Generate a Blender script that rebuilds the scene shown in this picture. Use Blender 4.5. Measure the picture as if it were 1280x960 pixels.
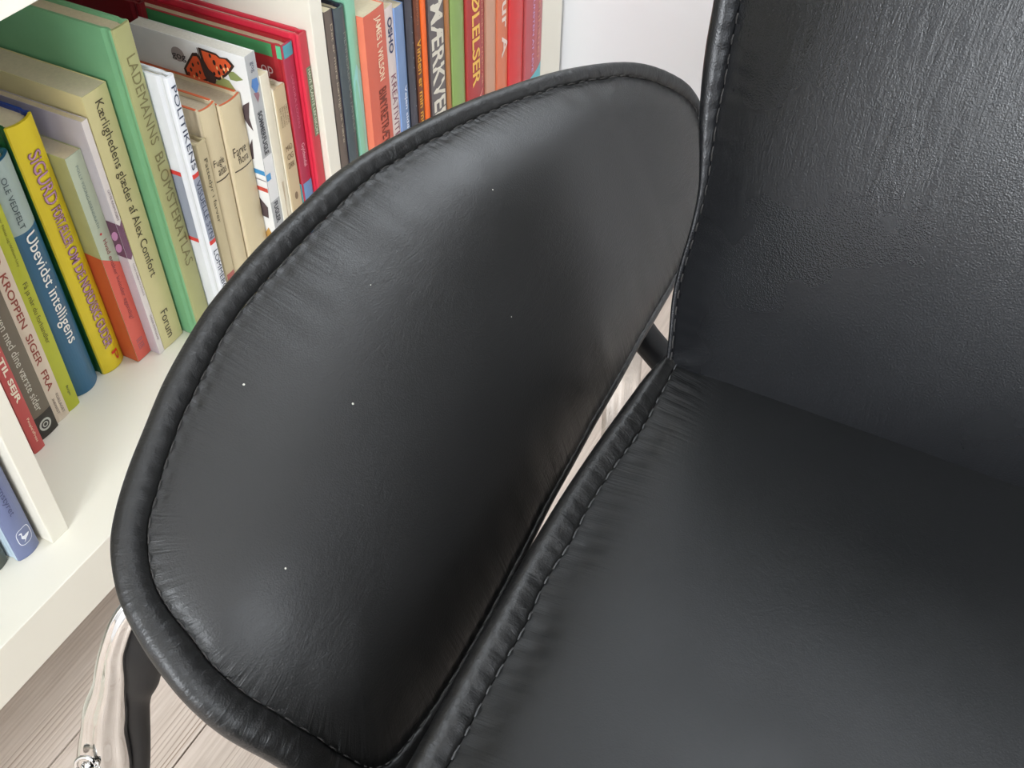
import bpy, bmesh, math, random
import numpy as np
from mathutils import Vector, Matrix
random.seed(5)
rng = np.random.default_rng(5)
for o in list(bpy.data.objects): bpy.data.objects.remove(o)
S = bpy.context.scene
COL = S.collection
V = Vector

# ------------------------------------------------------------------ camera, light, exposure
cam = bpy.data.cameras.new('camera'); camo = bpy.data.objects.new('camera', cam); COL.objects.link(camo)
rt = V((0.46085374, -0.88738427, 0.01276691)); up = V((0.63018936, 0.33734359, 0.69932873)); fw = V((0.62488015, 0.31424269, -0.71468618))
CP = V((-.2635, -.5071, .83))
camo.matrix_world = Matrix(((rt.x, up.x, -fw.x, CP.x), (rt.y, up.y, -fw.y, CP.y), (rt.z, up.z, -fw.z, CP.z), (0, 0, 0, 1)))
cam.sensor_width = 36; cam.lens = 37.757; cam.clip_start = .02
S.camera = camo
S.view_settings.view_transform = 'Standard'; S.view_settings.look = 'None'
S.view_settings.gamma = 1; S.view_settings.use_curve_mapping = False
S.view_settings.exposure = 0.60
w = bpy.data.worlds.new('world'); S.world = w; w.use_nodes = True
w.node_tree.nodes['Background'].inputs[0].default_value = (.80, .90, 1.0, 1)
w.node_tree.nodes['Background'].inputs[1].default_value = 1.0

def area(name, loc, target, sx, sy, power, col):
    l = bpy.data.lights.new(name, 'AREA'); l.shape = 'RECTANGLE'; l.size = sx; l.size_y = sy; l.energy = power; l.color = col
    o = bpy.data.objects.new(name, l); COL.objects.link(o); o.location = loc
    d = V(target) - V(loc); o.rotation_euler = d.to_track_quat('-Z', 'Z').to_euler()
    return o
WL = (-2.6, -.80, 1.38)      # window in the left wall
WF = (-.9, -3.0, 1.5)         # window in the wall behind the photographer
WR = (.80, -.55, 1.62)        # window added in the right wall to brighten the armrest top
area('window_daylight', (WL[0] - .03, WL[1], WL[2]), (0, WL[1], WL[2]), 1.5, 1.1, 68, (.92, .96, 1.0))
area('window_daylight', (WR[0] + .03, WR[1], WR[2]), (0, WR[1], WR[2]), 1.2, .85, 17, (.90, .95, 1.0))  # added lamp in the right opening, lights the arm pad's crest
area('window_daylight', (WF[0], WF[1] - .03, WF[2]), (WF[0], 0, WF[2]), 1.3, 1.1, 18, (.90, .95, 1.0))

# ------------------------------------------------------------------ materials
def lin(c):
    return tuple((x / 255 / 12.92 if x / 255 <= .04045 else ((x / 255 + .055) / 1.055) ** 2.4) for x in c) + (1,)
_m = {}
def mat(name, rgb, rough=.5, metal=0, noise=.06, scale=60, bump=0, bscale=300, spec=.5):
    k = (name, rgb, rough, metal)
    if k in _m: return _m[k]
    m = bpy.data.materials.new(name); m.use_nodes = True; nt = m.node_tree; b = nt.nodes['Principled BSDF']
    b.inputs['Roughness'].default_value = rough; b.inputs['Metallic'].default_value = metal
    b.inputs['Specular IOR Level'].default_value = spec
    c = lin(rgb)
    tc = nt.nodes.new('ShaderNodeTexCoord')
    if noise:
        n = nt.nodes.new('ShaderNodeTexNoise'); n.inputs['Scale'].default_value = scale; n.inputs['Detail'].default_value = 3
        r = nt.nodes.new('ShaderNodeMix'); r.data_type = 'RGBA'
        r.inputs[6].default_value = tuple(x * (1 - noise * 1.6) for x in c[:3]) + (1,)
        r.inputs[7].default_value = tuple(min(1, x * (1 + noise)) for x in c[:3]) + (1,)
        nt.links.new(tc.outputs['Object'], n.inputs['Vector']); nt.links.new(n.outputs['Fac'], r.inputs[0]); nt.links.new(r.outputs[2], b.inputs['Base Color'])
    else: b.inputs['Base Color'].default_value = c
    if bump:
        n2 = nt.nodes.new('ShaderNodeTexNoise'); n2.inputs['Scale'].default_value = bscale
        bp = nt.nodes.new('ShaderNodeBump'); bp.inputs['Strength'].default_value = bump; bp.inputs['Distance'].default_value = .0004
        nt.links.new(tc.outputs['Object'], n2.inputs['Vector']); nt.links.new(n2.outputs['Fac'], bp.inputs['Height']); nt.links.new(bp.outputs[0], b.inputs['Normal'])
    _m[k] = m
    return m

def leather(name, base=(.013, .0135, .0145), r0=.34, r1=.5, fold=.5, stretch=(14, 60, 14), grain=1.0, rot=(0, 0, 0), seam=0):
    m = bpy.data.materials.new(name); m.use_nodes = True; nt = m.node_tree; N = nt.nodes; L = nt.links; b = N['Principled BSDF']
    tc = N.new('ShaderNodeTexCoord')
    mp = N.new('ShaderNodeMapping'); mp.inputs['Scale'].default_value = stretch; mp.inputs['Rotation'].default_value = rot
    L.new(tc.outputs['Object'], mp.inputs[0])
    # colour
    n0 = N.new('ShaderNodeTexNoise'); n0.inputs['Scale'].default_value = 9; L.new(tc.outputs['Object'], n0.inputs['Vector'])
    mx = N.new('ShaderNodeMix'); mx.data_type = 'RGBA'
    mx.inputs[6].default_value = tuple(x * .8 for x in base) + (1,); mx.inputs[7].default_value = tuple(x * 1.3 for x in base) + (1,)
    L.new(n0.outputs['Fac'], mx.inputs[0]); L.new(mx.outputs[2], b.inputs['Base Color'])
    # roughness
    n1 = N.new('ShaderNodeTexNoise'); n1.inputs['Scale'].default_value = 14; n1.inputs['Detail'].default_value = 4; L.new(tc.outputs['Object'], n1.inputs['Vector'])
    mr = N.new('ShaderNodeMapRange'); mr.inputs['To Min'].default_value = r0; mr.inputs['To Max'].default_value = r1
    mr.inputs['From Min'].default_value = .3; mr.inputs['From Max'].default_value = .7
    L.new(n1.outputs['Fac'], mr.inputs[0]); L.new(mr.outputs[0], b.inputs['Roughness'])
    # grain: fine cells, directional creases, soft folds
    vo = N.new('ShaderNodeTexVoronoi'); vo.inputs['Scale'].default_value = 1400; vo.feature = 'SMOOTH_F1'; L.new(tc.outputs['Object'], vo.inputs['Vector'])
    cr = N.new('ShaderNodeTexNoise'); cr.inputs['Scale'].default_value = 12; cr.inputs['Detail'].default_value = 6; cr.inputs['Roughness'].default_value = .62
    cr.inputs['Distortion'].default_value = .6; L.new(mp.outputs[0], cr.inputs['Vector'])
    rg = N.new('ShaderNodeMath'); rg.operation = 'SUBTRACT'; rg.inputs[1].default_value = .5; L.new(cr.outputs['Fac'], rg.inputs[0])
    ab = N.new('ShaderNodeMath'); ab.operation = 'ABSOLUTE'; L.new(rg.outputs[0], ab.inputs[0])
    po = N.new('ShaderNodeMapRange'); po.inputs['From Max'].default_value = .08; L.new(ab.outputs[0], po.inputs[0])
    # creases only in patches
    pn = N.new('ShaderNodeTexNoise'); pn.inputs['Scale'].default_value = 11; L.new(tc.outputs['Object'], pn.inputs['Vector'])
    pr = N.new('ShaderNodeMapRange'); pr.inputs['From Min'].default_value = .42; pr.inputs['From Max'].default_value = .66; L.new(pn.outputs['Fac'], pr.inputs[0])
    b1 = N.new('ShaderNodeBump'); b1.inputs['Strength'].default_value = .28 * grain; b1.inputs['Distance'].default_value = .0003; L.new(vo.outputs['Distance'], b1.inputs['Height'])
    b2 = N.new('ShaderNodeBump'); b2.inputs['Distance'].default_value = .0006
    ms = N.new('ShaderNodeMath'); ms.operation = 'MULTIPLY'; ms.inputs[1].default_value = fold; L.new(pr.outputs[0], ms.inputs[0]); L.new(ms.outputs[0], b2.inputs['Strength'])
    L.new(po.outputs[0], b2.inputs['Height']); L.new(b1.outputs[0], b2.inputs['Normal']); L.new(b2.outputs[0], b.inputs['Normal'])
    b.inputs['Specular IOR Level'].default_value = .5
    if seam:
        # puckers running across the seam: 'seam' attribute = (metres along the seam, distance 0..1, 0)
        at = N.new('ShaderNodeAttribute'); at.attribute_name = 'seam'
        m3 = N.new('ShaderNodeMapping'); m3.inputs['Scale'].default_value = (300, 1.6, 1); L.new(at.outputs['Vector'], m3.inputs[0])
        n3 = N.new('ShaderNodeTexNoise'); n3.inputs['Scale'].default_value = 1; n3.inputs['Detail'].default_value = 4; n3.inputs['Distortion'].default_value = .9; L.new(m3.outputs[0], n3.inputs['Vector'])
        b3 = N.new('ShaderNodeBump'); b3.inputs['Distance'].default_value = .0012; b3.inputs['Strength'].default_value = .42
        if seam > 0:
            sx = N.new('ShaderNodeSeparateXYZ'); L.new(at.outputs['Vector'], sx.inputs[0])
            fr = N.new('ShaderNodeMapRange'); fr.interpolation_type = 'SMOOTHSTEP'; fr.inputs['From Min'].default_value = seam - .12; fr.inputs['From Max'].default_value = 1.0; fr.inputs['To Max'].default_value = .5
            L.new(sx.outputs[1], fr.inputs[0]); L.new(fr.outputs[0], b3.inputs['Strength'])
        L.new(n3.outputs['Fac'], b3.inputs['Height']); L.new(b2.outputs[0], b3.inputs['Normal']); L.new(b3.outputs[0], b.inputs['Normal'])
    return m

# ------------------------------------------------------------------ object helpers
def me_obj(name, verts, faces, m=None, parent=None, smooth=False, mats=None, fmat=None):
    me = bpy.data.meshes.new(name); me.from_pydata([tuple(v) for v in verts], [], faces)
    for x in (mats or ([m] if m else [])): me.materials.append(x)
    if fmat:
        for p, i in zip(me.polygons, fmat): p.material_index = i
    if smooth: me.polygons.foreach_set('use_smooth', [True] * len(me.polygons))
    me.update()
    o = bpy.data.objects.new(name, me); COL.objects.link(o)
    if parent: o.parent = parent
    return o
def empty(name, loc, label=None, cat=None, group=None):
    o = bpy.data.objects.new(name, None); COL.objects.link(o); o.location = loc; o.empty_display_size = .05
    if label: o['label'] = label
    if cat: o['category'] = cat
    if group: o['group'] = group
    return o
def box(name, a, b, m, parent=None, bev=0):
    x0, y0, z0 = a; x1, y1, z1 = b
    bm = bmesh.new()
    vs = [bm.verts.new(p) for p in ((x0, y0, z0), (x1, y0, z0), (x1, y1, z0), (x0, y1, z0), (x0, y0, z1), (x1, y0, z1), (x1, y1, z1), (x0, y1, z1))]
    for f in ((0, 3, 2, 1), (4, 5, 6, 7), (0, 1, 5, 4), (1, 2, 6, 5), (2, 3, 7, 6), (3, 0, 4, 7)): bm.faces.new([vs[i] for i in f])
    if bev: bmesh.ops.bevel(bm, geom=list(bm.edges), offset=bev, segments=2, affect='EDGES', profile=.5)
    me = bpy.data.meshes.new(name); bm.to_mesh(me); bm.free()
    if m: me.materials.append(m)
    o = bpy.data.objects.new(name, me); COL.objects.link(o)
    if parent: o.parent = parent
    return o
def struct(o): o['kind'] = 'structure'; return o
def tube(name, pts, radii, m, parent, axis=None, seg=20, sub=8, flute=0):
    """swept tube; radii = (wide, thin) per point, wide side along axis"""
    P = [V(p) for p in pts]; n = len(P); out = []; rr = []
    for i in range(n - 1):
        p0, p1, p2, p3 = P[max(i - 1, 0)], P[i], P[i + 1], P[min(i + 2, n - 1)]
        for k in range(sub):
            t = k / sub
            out.append(.5 * ((2 * p1) + (p2 - p0) * t + (2 * p0 - 5 * p1 + 4 * p2 - p3) * t * t + (3 * p1 - p0 - 3 * p2 + p3) * t ** 3))
            s = t * t * (3 - 2 * t)
            rr.append(tuple(a * (1 - s) + b * s for a, b in zip(radii[i], radii[i + 1])))
    out.append(P[-1]); rr.append(radii[-1])
    vs, fs = [], []
    ax = V(axis) if axis else V((0, 1, 0))
    for i, p in enumerate(out):
        t = (out[min(i + 1, len(out) - 1)] - out[max(i - 1, 0)]).normalized()
        u = (ax - t * ax.dot(t)).normalized(); v = t.cross(u)
        for k in range(seg):
            a = 2 * math.pi * k / seg; c, s = math.cos(a), math.sin(a)
            e = 1.0; fl = 1 - flute * (.5 + .5 * math.cos(6 * a))
            vs.append(p + u * rr[i][0] * math.copysign(abs(c) ** e, c) + v * rr[i][1] * fl * math.copysign(abs(s) ** e, s))
    for i in range(len(out) - 1):
        for k in range(seg):
            k2 = (k + 1) % seg
            fs.append((i * seg + k, i * seg + k2, (i + 1) * seg + k2, (i + 1) * seg + k))
    fs.append(tuple(range(seg))[::-1]); fs.append(tuple(range((len(out) - 1) * seg, len(out) * seg)))
    return me_obj(name, vs, fs, m, parent, smooth=True)

# ------------------------------------------------------------------ room
Z0 = .18                       # top of the bookcase's bottom board
white_wall = mat('wall_paint', (238, 239, 241), .7, noise=.01, scale=8, bump=.25, bscale=250)
ceil_m = mat('ceiling_paint', (238, 238, 236), .8, noise=.01, scale=5)
RX0, RX1, RY0, RY1, RH = -2.6, .80, -3.0, .345, 2.45
def wall_with_window(name, axis, c, lo, hi, wc, ww, zc, wh, t):
    # wall in the plane axis=c with an opening; four blocks joined
    vs, fs = [], []
    def blk(a0, a1, z0, z1):
        b = len(vs)
        for z in (z0, z1):
            for (s, q) in ((a0, c), (a1, c), (a1, c + t), (a0, c + t)):
                vs.append((q, s, z) if axis == 'x' else (s, q, z))
        fs.extend([tuple(b + i for i in f) for f in ((0, 3, 2, 1), (4, 5, 6, 7), (0, 1, 5, 4), (1, 2, 6, 5), (2, 3, 7, 6), (3, 0, 4, 7))])
    a0, a1, z0, z1 = wc - ww / 2, wc + ww / 2, zc - wh / 2, zc + wh / 2
    blk(lo, a0, 0, RH); blk(a1, hi, 0, RH); blk(a0, a1, 0, z0); blk(a0, a1, z1, RH)
    return struct(me_obj(name, vs, fs, white_wall))
wall_with_window('wall_left', 'x', RX0, RY0 - .1, RY1 + .1, WL[1], 1.6, WL[2], 1.15, -.1)
wall_with_window('wall_front', 'y', RY0, RX0, RX1, WF[0], 1.3, WF[2], 1.15, -.1)
wall_with_window('wall_right', 'x', RX1, RY0 - .1, RY1 + .1, WR[1], 1.25, WR[2], .9, .1)
struct(box('wall_back', (RX0, RY1, 0), (RX1, RY1 + .1, RH), white_wall))
struct(box('ceiling', (RX0 - .1, RY0 - .1, RH), (RX1 + .1, RY1 + .1, RH + .1), ceil_m))
frame_m = mat('window_paint', (240, 240, 238), .4, noise=0)
def window(n, axis, c, wc, ww, zc, wh):
    r = empty('window_%d' % n, (c, wc, zc) if axis == 'x' else (wc, c, zc)); r['kind'] = 'structure'
    def bar(nm, s0, s1, z0, z1):
        if axis == 'x': box(nm, (-.05, s0, z0), (-.005, s1, z1), frame_m, r, .004)
        else: box(nm, (s0, -.05, z0), (s1, -.005, z1), frame_m, r, .004)
    h, q = ww / 2, wh / 2
    bar('frame_bar', -h, -h + .05, -q, q); bar('frame_bar', h - .05, h, -q, q); bar('frame_bar', -h + .05, h - .05, -q, -q + .05); bar('frame_bar', -h + .05, h - .05, q - .05, q)
    bar('mullion', -.025, .025, -q + .05, q - .05)
window(1, 'x', RX0, WL[1], 1.6, WL[2], 1.15)
window(3, 'x', RX1 + .055, WR[1], 1.25, WR[2], .9)  # frame of the added window in the right wall
window(2, 'y', RY0, WF[0], 1.3, WF[2], 1.15)

# floor: pale soaped pine planks running along x
def plank_mat(i):
    m = bpy.data.materials.new('pine_plank_%d' % i); m.use_nodes = True; nt = m.node_tree; N = nt.nodes; L = nt.links; b = N['Principled BSDF']
    tc = N.new('ShaderNodeTexCoord'); mp = N.new('ShaderNodeMapping'); mp.inputs['Scale'].default_value = (1.1, 34, 34); mp.inputs['Location'].default_value = (i * 3.1, i * 1.7, 0)
    L.new(tc.outputs['Object'], mp.inputs[0])
    wv = N.new('ShaderNodeTexWave'); wv.bands_direction = 'Y'; wv.inputs['Scale'].default_value = 2.2; wv.inputs['Distortion'].default_value = 7; wv.inputs['Detail'].default_value = 4; wv.inputs['Detail Scale'].default_value = 1.2
    L.new(mp.outputs[0], wv.inputs[0])
    ns = N.new('ShaderNodeTexNoise'); ns.inputs['Scale'].default_value = 9; ns.inputs['Detail'].default_value = 6; L.new(mp.outputs[0], ns.inputs['Vector'])
    # growth rings fade in and out across a board
    fd = N.new('ShaderNodeTexNoise'); fd.inputs['Scale'].default_value = .8; fd.inputs['Detail'].default_value = 2; L.new(mp.outputs[0], fd.inputs['Vector'])
    fm = N.new('ShaderNodeMapRange'); fm.inputs['From Min'].default_value = .35; fm.inputs['From Max'].default_value = .65; fm.inputs['To Min'].default_value = .45; L.new(fd.outputs['Fac'], fm.inputs[0])
    fx = N.new('ShaderNodeMix'); fx.data_type = 'FLOAT'; fx.inputs[2].default_value = .8; L.new(fm.outputs[0], fx.inputs[0]); L.new(wv.outputs['Fac'], fx.inputs[3])
    c0 = N.new('ShaderNodeValToRGB'); c0.color_ramp.elements[0].color = lin((160, 138, 120)); c0.color_ramp.elements[1].color = lin((220, 205, 192)); c0.color_ramp.elements[0].position = .0; c0.color_ramp.elements[1].position = .32
    L.new(fx.outputs[0], c0.inputs[0])
    mx = N.new('ShaderNodeMix'); mx.data_type = 'RGBA'; mx.blend_type = 'MULTIPLY'; mx.inputs[0].default_value = .35
    c1 = N.new('ShaderNodeValToRGB'); c1.color_ramp.elements[0].color = (.62, .57, .53, 1); c1.color_ramp.elements[0].position = .35; c1.color_ramp.elements[1].color = (1, 1, 1, 1); c1.color_ramp.elements[1].position = .6
    L.new(ns.outputs['Fac'], c1.inputs[0]); L.new(c0.outputs[0], mx.inputs[6]); L.new(c1.outputs[0], mx.inputs[7])
    # a few knots
    vo = N.new('ShaderNodeTexVoronoi'); vo.inputs['Scale'].default_value = 3.0; mk = N.new('ShaderNodeMapping'); mk.inputs['Scale'].default_value = (.9, 2.6, 1); mk.inputs['Location'].default_value = (i * .37, 0, 0)
    L.new(tc.outputs['Object'], mk.inputs[0]); L.new(mk.outputs[0], vo.inputs['Vector'])
    kr = N.new('ShaderNodeMapRange'); kr.inputs['From Min'].default_value = .03; kr.inputs['From Max'].default_value = .10; kr.inputs['To Min'].default_value = .7; kr.inputs['To Max'].default_value = 0; L.new(vo.outputs['Distance'], kr.inputs[0])
    m2 = N.new('ShaderNodeMix'); m2.data_type = 'RGBA'; m2.inputs[7].default_value = lin((120, 92, 78)); L.new(kr.outputs[0], m2.inputs[0]); L.new(mx.outputs[2], m2.inputs[6])
    L.new(m2.outputs[2], b.inputs['Base Color']); b.inputs['Roughness'].default_value = .55
    bp = N.new('ShaderNodeBump'); bp.inputs['Strength'].default_value = .25; bp.inputs['Distance'].default_value = .0005; L.new(wv.outputs['Fac'], bp.inputs['Height']); L.new(bp.outputs[0], b.inputs['Normal'])
    return m
pm = [plank_mat(i) for i in range(4)]
floor = struct(box('floor', (RX0, RY0, -.06), (RX1, RY1, -.016), mat('subfloor', (90, 74, 62), .9)))
PW = .0875
y = -.0130 + PW * 4
k = 0
while y - PW > RY0:
    y1, y0 = min(y, RY1), y - PW
    if y1 - y0 > .01:
        cuts = [RX0, RX0 + .5 + (k * 1.37) % 1.9, RX1]
        if -.35 < y < .05: cuts = [RX0, -1.1 - (k % 3) * .2, RX1]
        for j in range(2):
            if cuts[j + 1] - cuts[j] > .05:
                box('plank', (cuts[j] + .0004, y0 + .0007, -.016), (cuts[j + 1] - .0004, y1 - .0007, 0), pm[(k * 2 + j) % 4], floor, .0008)
    y -= PW; k += 1

# ------------------------------------------------------------------ bookcase
sh = mat('white_laminate', (237, 232, 217), .38, noise=.008, scale=20)
bc = empty('bookcase', (0, 0, 0), 'white laminate bookcase of open cube compartments standing on short legs against the wall', 'bookcase')
FY, BY = -.0314, .335           # front and back of the outer frame
XL, XR = -.412, .740
TOP = Z0 + .361 * 2 + .016
def bb(n, a, b): return box(n, a, b, sh, bc, .0007)
bb('bottom_board', (XL, FY, Z0 - .05), (XR + .052, BY, Z0))
bb('top_board', (XL, FY, TOP), (XR + .052, BY, TOP + .05))
bb('side_panel', (XR, FY, Z0), (XR + .052, BY, TOP)); bb('side_panel', (XL, FY, Z0), (XL + .05, BY, TOP))
DIV = [(0, .016), (.378, .394)]
cells = [(XL + .05, 0), (.016, .378), (.394, XR)]
bb('shelf_board', (XL + .05, 0, Z0 + .361), (XR, BY, Z0 + .377))
for d in DIV:
    bb('divider', (d[0], 0, Z0), (d[1], BY, Z0 + .361)); bb('divider', (d[0], 0, Z0 + .377), (d[1], BY, TOP))
for x in (XL + .06, XR - .01):
    for yy in (.02, .28):
        box('leg', (x - .02, yy - .02, 0), (x + .02, yy + .02, Z0 - .05), sh, bc, .002)

# ------------------------------------------------------------------ text
def text_mesh(s, bold=0, cuts=(0, False)):
    cu = bpy.data.curves.new('t', 'FONT'); cu.body = s; cu.size = 1; cu.offset = bold; cu.resolution_u = 3
    o = bpy.data.objects.new('t', cu); COL.objects.link(o)
    dg = bpy.context.evaluated_depsgraph_get(); dg.update()
    me = bpy.data.meshes.new_from_object(o.evaluated_get(dg))
    if cuts[0]:
        bm = bmesh.new(); bm.from_mesh(me); ax = 0 if cuts[1] else 1
        lo = min(v.co[ax] for v in bm.verts); hi = max(v.co[ax] for v in bm.verts)
        for i in range(1, cuts[0]):
            co = [0, 0, 0]; co[ax] = lo + (hi - lo) * i / cuts[0]; no = [0, 0, 0]; no[ax] = 1
            bmesh.ops.bisect_plane(bm, geom=bm.verts[:] + bm.edges[:] + bm.faces[:], plane_co=co, plane_no=no)
        bm.to_mesh(me); bm.free()
    vs = np.array([v.co[:2] for v in me.vertices]); fs = [tuple(p.vertices) for p in me.polygons]
    bpy.data.objects.remove(o); bpy.data.curves.remove(cu); bpy.data.meshes.remove(me)
    return vs, fs
ink = {}
def inkm(rgb): return mat('ink_%02x%02x%02x' % rgb, rgb, .5, noise=0)
def spine_y(x, wd, bulge): 
    u = 2 * x / wd - 1
    return -bulge * max(0, 1 - u * u)
BULGE = {}
def put_spine_text(par, s, zt, zb, x0, x1, rgb, wd, bulge=0, bold=0, lift=.00025, name='lettering', up=False, asc=None):
    bulge = BULGE.get(par.name, bulge)
    if bulge > .003: lift += .0005
    vs, fs = text_mesh(s, bold, cuts=(12 if bulge > .003 else (7 if bulge > .0015 else 0), up))
    mn, mx = vs.min(0), vs.max(0)
    if asc: mn[1], mx[1] = asc
    u = (vs[:, 0] - mn[0]) / (mx[0] - mn[0]); v = (vs[:, 1] - mn[1]) / (mx[1] - mn[1])
    if not up:     # letters read downwards, their tops to the right
        X = x0 + v * (x1 - x0); Z = zt + u * (zb - zt)
    else:          # upright letters across the spine
        X = x0 + u * (x1 - x0); Z = zb + v * (zt - zb)
    vv = [(x, spine_y(x, wd, bulge) - lift, z) for x, z in zip(X, Z)]
    return me_obj(name, vv, fs, inkm(rgb), par)
def patch_spine(par, name, poly, rgb, wd, bulge=0, lift=.00015, n=10):
    """a flat printed shape on the spine; poly in (x,z), split so it follows the bulge"""
    bulge = BULGE.get(par.name, bulge)
    if bulge and len(poly) == 4:
        (xa, za), (xb, zb_), (xc, zc), (xd, zd) = poly   # bl, br, tr, tl
        vs, fs = [], []
        for i in range(n + 1):
            t = i / n
            for (p, q, pz, qz) in ((xa, xb, za, zb_), (xd, xc, zd, zc)):
                x = p + (q - p) * t; vs.append((x, spine_y(x, wd, bulge) - lift, pz + (qz - pz) * t))
        for i in range(n): fs.append((2 * i, 2 * i + 2, 2 * i + 3, 2 * i + 1))
        return me_obj(name, vs, fs, inkm(rgb), par, smooth=True)
    return me_obj(name, [(x, spine_y(x, wd, bulge) - lift, z) for x, z in poly], [tuple(range(len(poly)))], inkm(rgb), par)
def patch_cover(par, name, poly, rgb, lift=.00025):
    """a flat printed shape on the left cover (x=0); poly in (y,z)"""
    return me_obj(name, [(-lift, y_, z_) for y_, z_ in poly], [tuple(range(len(poly)))], inkm(rgb), par)
def cover_text(par, s, ya, yb, zb, zt, rgb, bold=0, slant=0):
    vs, fs = text_mesh(s, bold); mn, mx = vs.min(0), vs.max(0)
    u = (vs[:, 0] - mn[0]) / (mx[0] - mn[0]); v = (vs[:, 1] - mn[1]) / (mx[1] - mn[1])
    return me_obj('lettering', [(-.0003, ya + a * (yb - ya), zb + b * (zt - zb) + slant * a) for a, b in zip(u, v)], fs, inkm(rgb), par)

# ------------------------------------------------------------------ books
paper = mat('paper_edges', (222, 208, 178), .9, noise=.08, scale=400)
def book(label, x0, x1, y, h, depth, spine, cover=None, right=None, hard=True, bulge=None, lean=0, group='books in the middle compartment', rough=.38, pagecol=None, top_y=None):
    wd = x1 - x0
    if bulge is None: bulge = wd * .12 if hard else .0005
    r = empty('book', (x0, y, Z0 + .0004), label, 'book', group); BULGE[r.name] = bulge; r.rotation_euler = (0, math.radians(-lean), 0)
    cover = cover or spine; right = right or cover
    t = .0022 if hard else .0005
    hinge = .006 if hard else .0
    # cover profile (x,y) outer line: left back -> spine -> right back
    prof = [(0, depth), (0, hinge + .004)]
    if hard: prof += [(.0009, hinge + .001), (.0009, hinge - .001), (0.0, hinge - .0032), (.0003, .0009)]
    ns = 12
    for i in range(ns + 1):
        x = wd * i / ns
        if hard: x = .0009 + (wd - .0018) * i / ns
        prof.append((x, spine_y(x, wd, bulge)))
    if hard: prof += [(wd - .0003, .0009), (wd, hinge - .0032), (wd - .0009, hinge - .001), (wd - .0009, hinge + .001)]
    prof += [(wd, hinge + .004), (wd, depth)]
    n = len(prof); ins = []
    for i, (px, py) in enumerate(prof):
        a = prof[max(i - 1, 0)]; b = prof[min(i + 1, n - 1)]
        dx, dy = b[0] - a[0], b[1] - a[1]; l = math.hypot(dx, dy) or 1
        ins.append((px - dy / l * t, py + dx / l * t))
    vs = [(p[0], p[1], 0) for p in prof] + [(p[0], p[1], 0) for p in ins] + [(p[0], p[1], h) for p in prof] + [(p[0], p[1], h) for p in ins]
    fs, fm = [], []
    spi = [i for i, p in enumerate(prof) if p[1] < .001]; s0, s1 = min(spi), max(spi)
    for i in range(n - 1):
        mi = 0 if s0 <= i < s1 else (1 if i < s0 else 2)
        fs += [(i, i + 1, 2 * n + i + 1, 2 * n + i), (n + i + 1, n + i, 3 * n + i, 3 * n + i + 1), (2 * n + i, 2 * n + i + 1, 3 * n + i + 1, 3 * n + i), (i + 1, i, n + i, n + i + 1)]
        fm += [mi] * 4
    for i in (0, n - 1):
        q = (i, 2 * n + i, 3 * n + i, n + i); fs.append(q if i == 0 else q[::-1]); fm.append(1 if i == 0 else 2)
    ms = [mat('jacket_%02x%02x%02x' % c, c, rough, noise=.05, scale=45, bump=.15, bscale=90) for c in (spine, cover, right)]
    me_obj('cover', vs, fs, None, r, mats=ms, fmat=fm)
    e = .003 if hard else .0004
    gap = .0012 if hard else .0001
    pz0, pz1 = (.0030, h - .0032) if hard else (.0006, h - .0006)
    pmx = mat('pages_%02x%02x%02x' % pagecol, pagecol, .9, noise=.1, scale=500) if pagecol else paper
    # page block with a hollowed head following the spine
    vs, fs = [], []; ns2 = 8
    for z in (pz0, pz1):
        for i in range(ns2 + 1):
            x = t + gap * 0 + (wd - 2 * t) * i / ns2
            u = 2 * i / ns2 - 1
            vs.append((x, t + e - bulge * .8 * (1 - u * u), z))
        vs.append((wd - t, depth - (.004 if hard else .0006), z)); vs.append((t, depth - (.004 if hard else .0006), z))
    m_ = ns2 + 3
    fs = [tuple(range(m_))[::-1], tuple(range(m_, 2 * m_))] + [(i, (i + 1) % m_, m_ + (i + 1) % m_, m_ + i) for i in range(m_)]
    me_obj('page_block', vs, fs, pmx, r)
    return r, wd, bulge

# left compartment
r, wd, bu = book('slate blue hardcover with a white bird emblem, left of the near white divider', -.0235, -.0030, .0103, .215, .150, (112, 122, 160), (196, 215, 228), (60, 64, 80), bulge=.003, group='books in the near compartment')
put_spine_text(r, 'Fjernstyret', .085, .045, .007, .013, (70, 76, 112), wd, bu)
# emblem: rounded lozenge outline with a wading bird
def ring_poly(pts, wv):
    c = (sum(p[0] for p in pts) / len(pts), sum(p[1] for p in pts) / len(pts)); n = len(pts)
    out = []
    for p in pts:
        dx, dz = p[0] - c[0], p[1] - c[1]; l = math.hypot(dx, dz); out.append((p[0] - dx / l * wv, p[1] - dz / l * wv))
    return out
cx, cz = .0112, .0205
loz = []
for i in range(48):
    a = 2 * math.pi * i / 48; c, s = math.cos(a), math.sin(a); e = .62
    loz.append((cx + .0062 * math.copysign(abs(c) ** e, c), cz + .0082 * math.copysign(abs(s) ** e, s)))
inn = ring_poly(loz, .00055)
me_obj('emblem_frame', [(x, spine_y(x, wd, bu) - .0003, z) for x, z in loz + inn], [(i, (i + 1) % 48, 48 + (i + 1) % 48, 48 + i) for i in range(48)], inkm((235, 238, 245)), r)
bird = [(-.0042, .0048), (-.0030, .0052), (-.0018, .0050), (-.0014, .0040), (-.0018, .0024), (-.0020, .0012), (-.0006, .0004), (.0010, .0006), (.0034, .0002), (.0046, -.0006), (.0036, -.0014), (.0024, -.0024), (.0008, -.0030), (-.0004, -.0040), (-.0012, -.0052), (-.0026, -.0056), (-.0012, -.0042), (-.0014, -.0030), (-.0026, -.0020), (-.0034, -.0006), (-.0030, .0010), (-.0026, .0026), (-.0028, .0038), (-.0042, .0044)]
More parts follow.
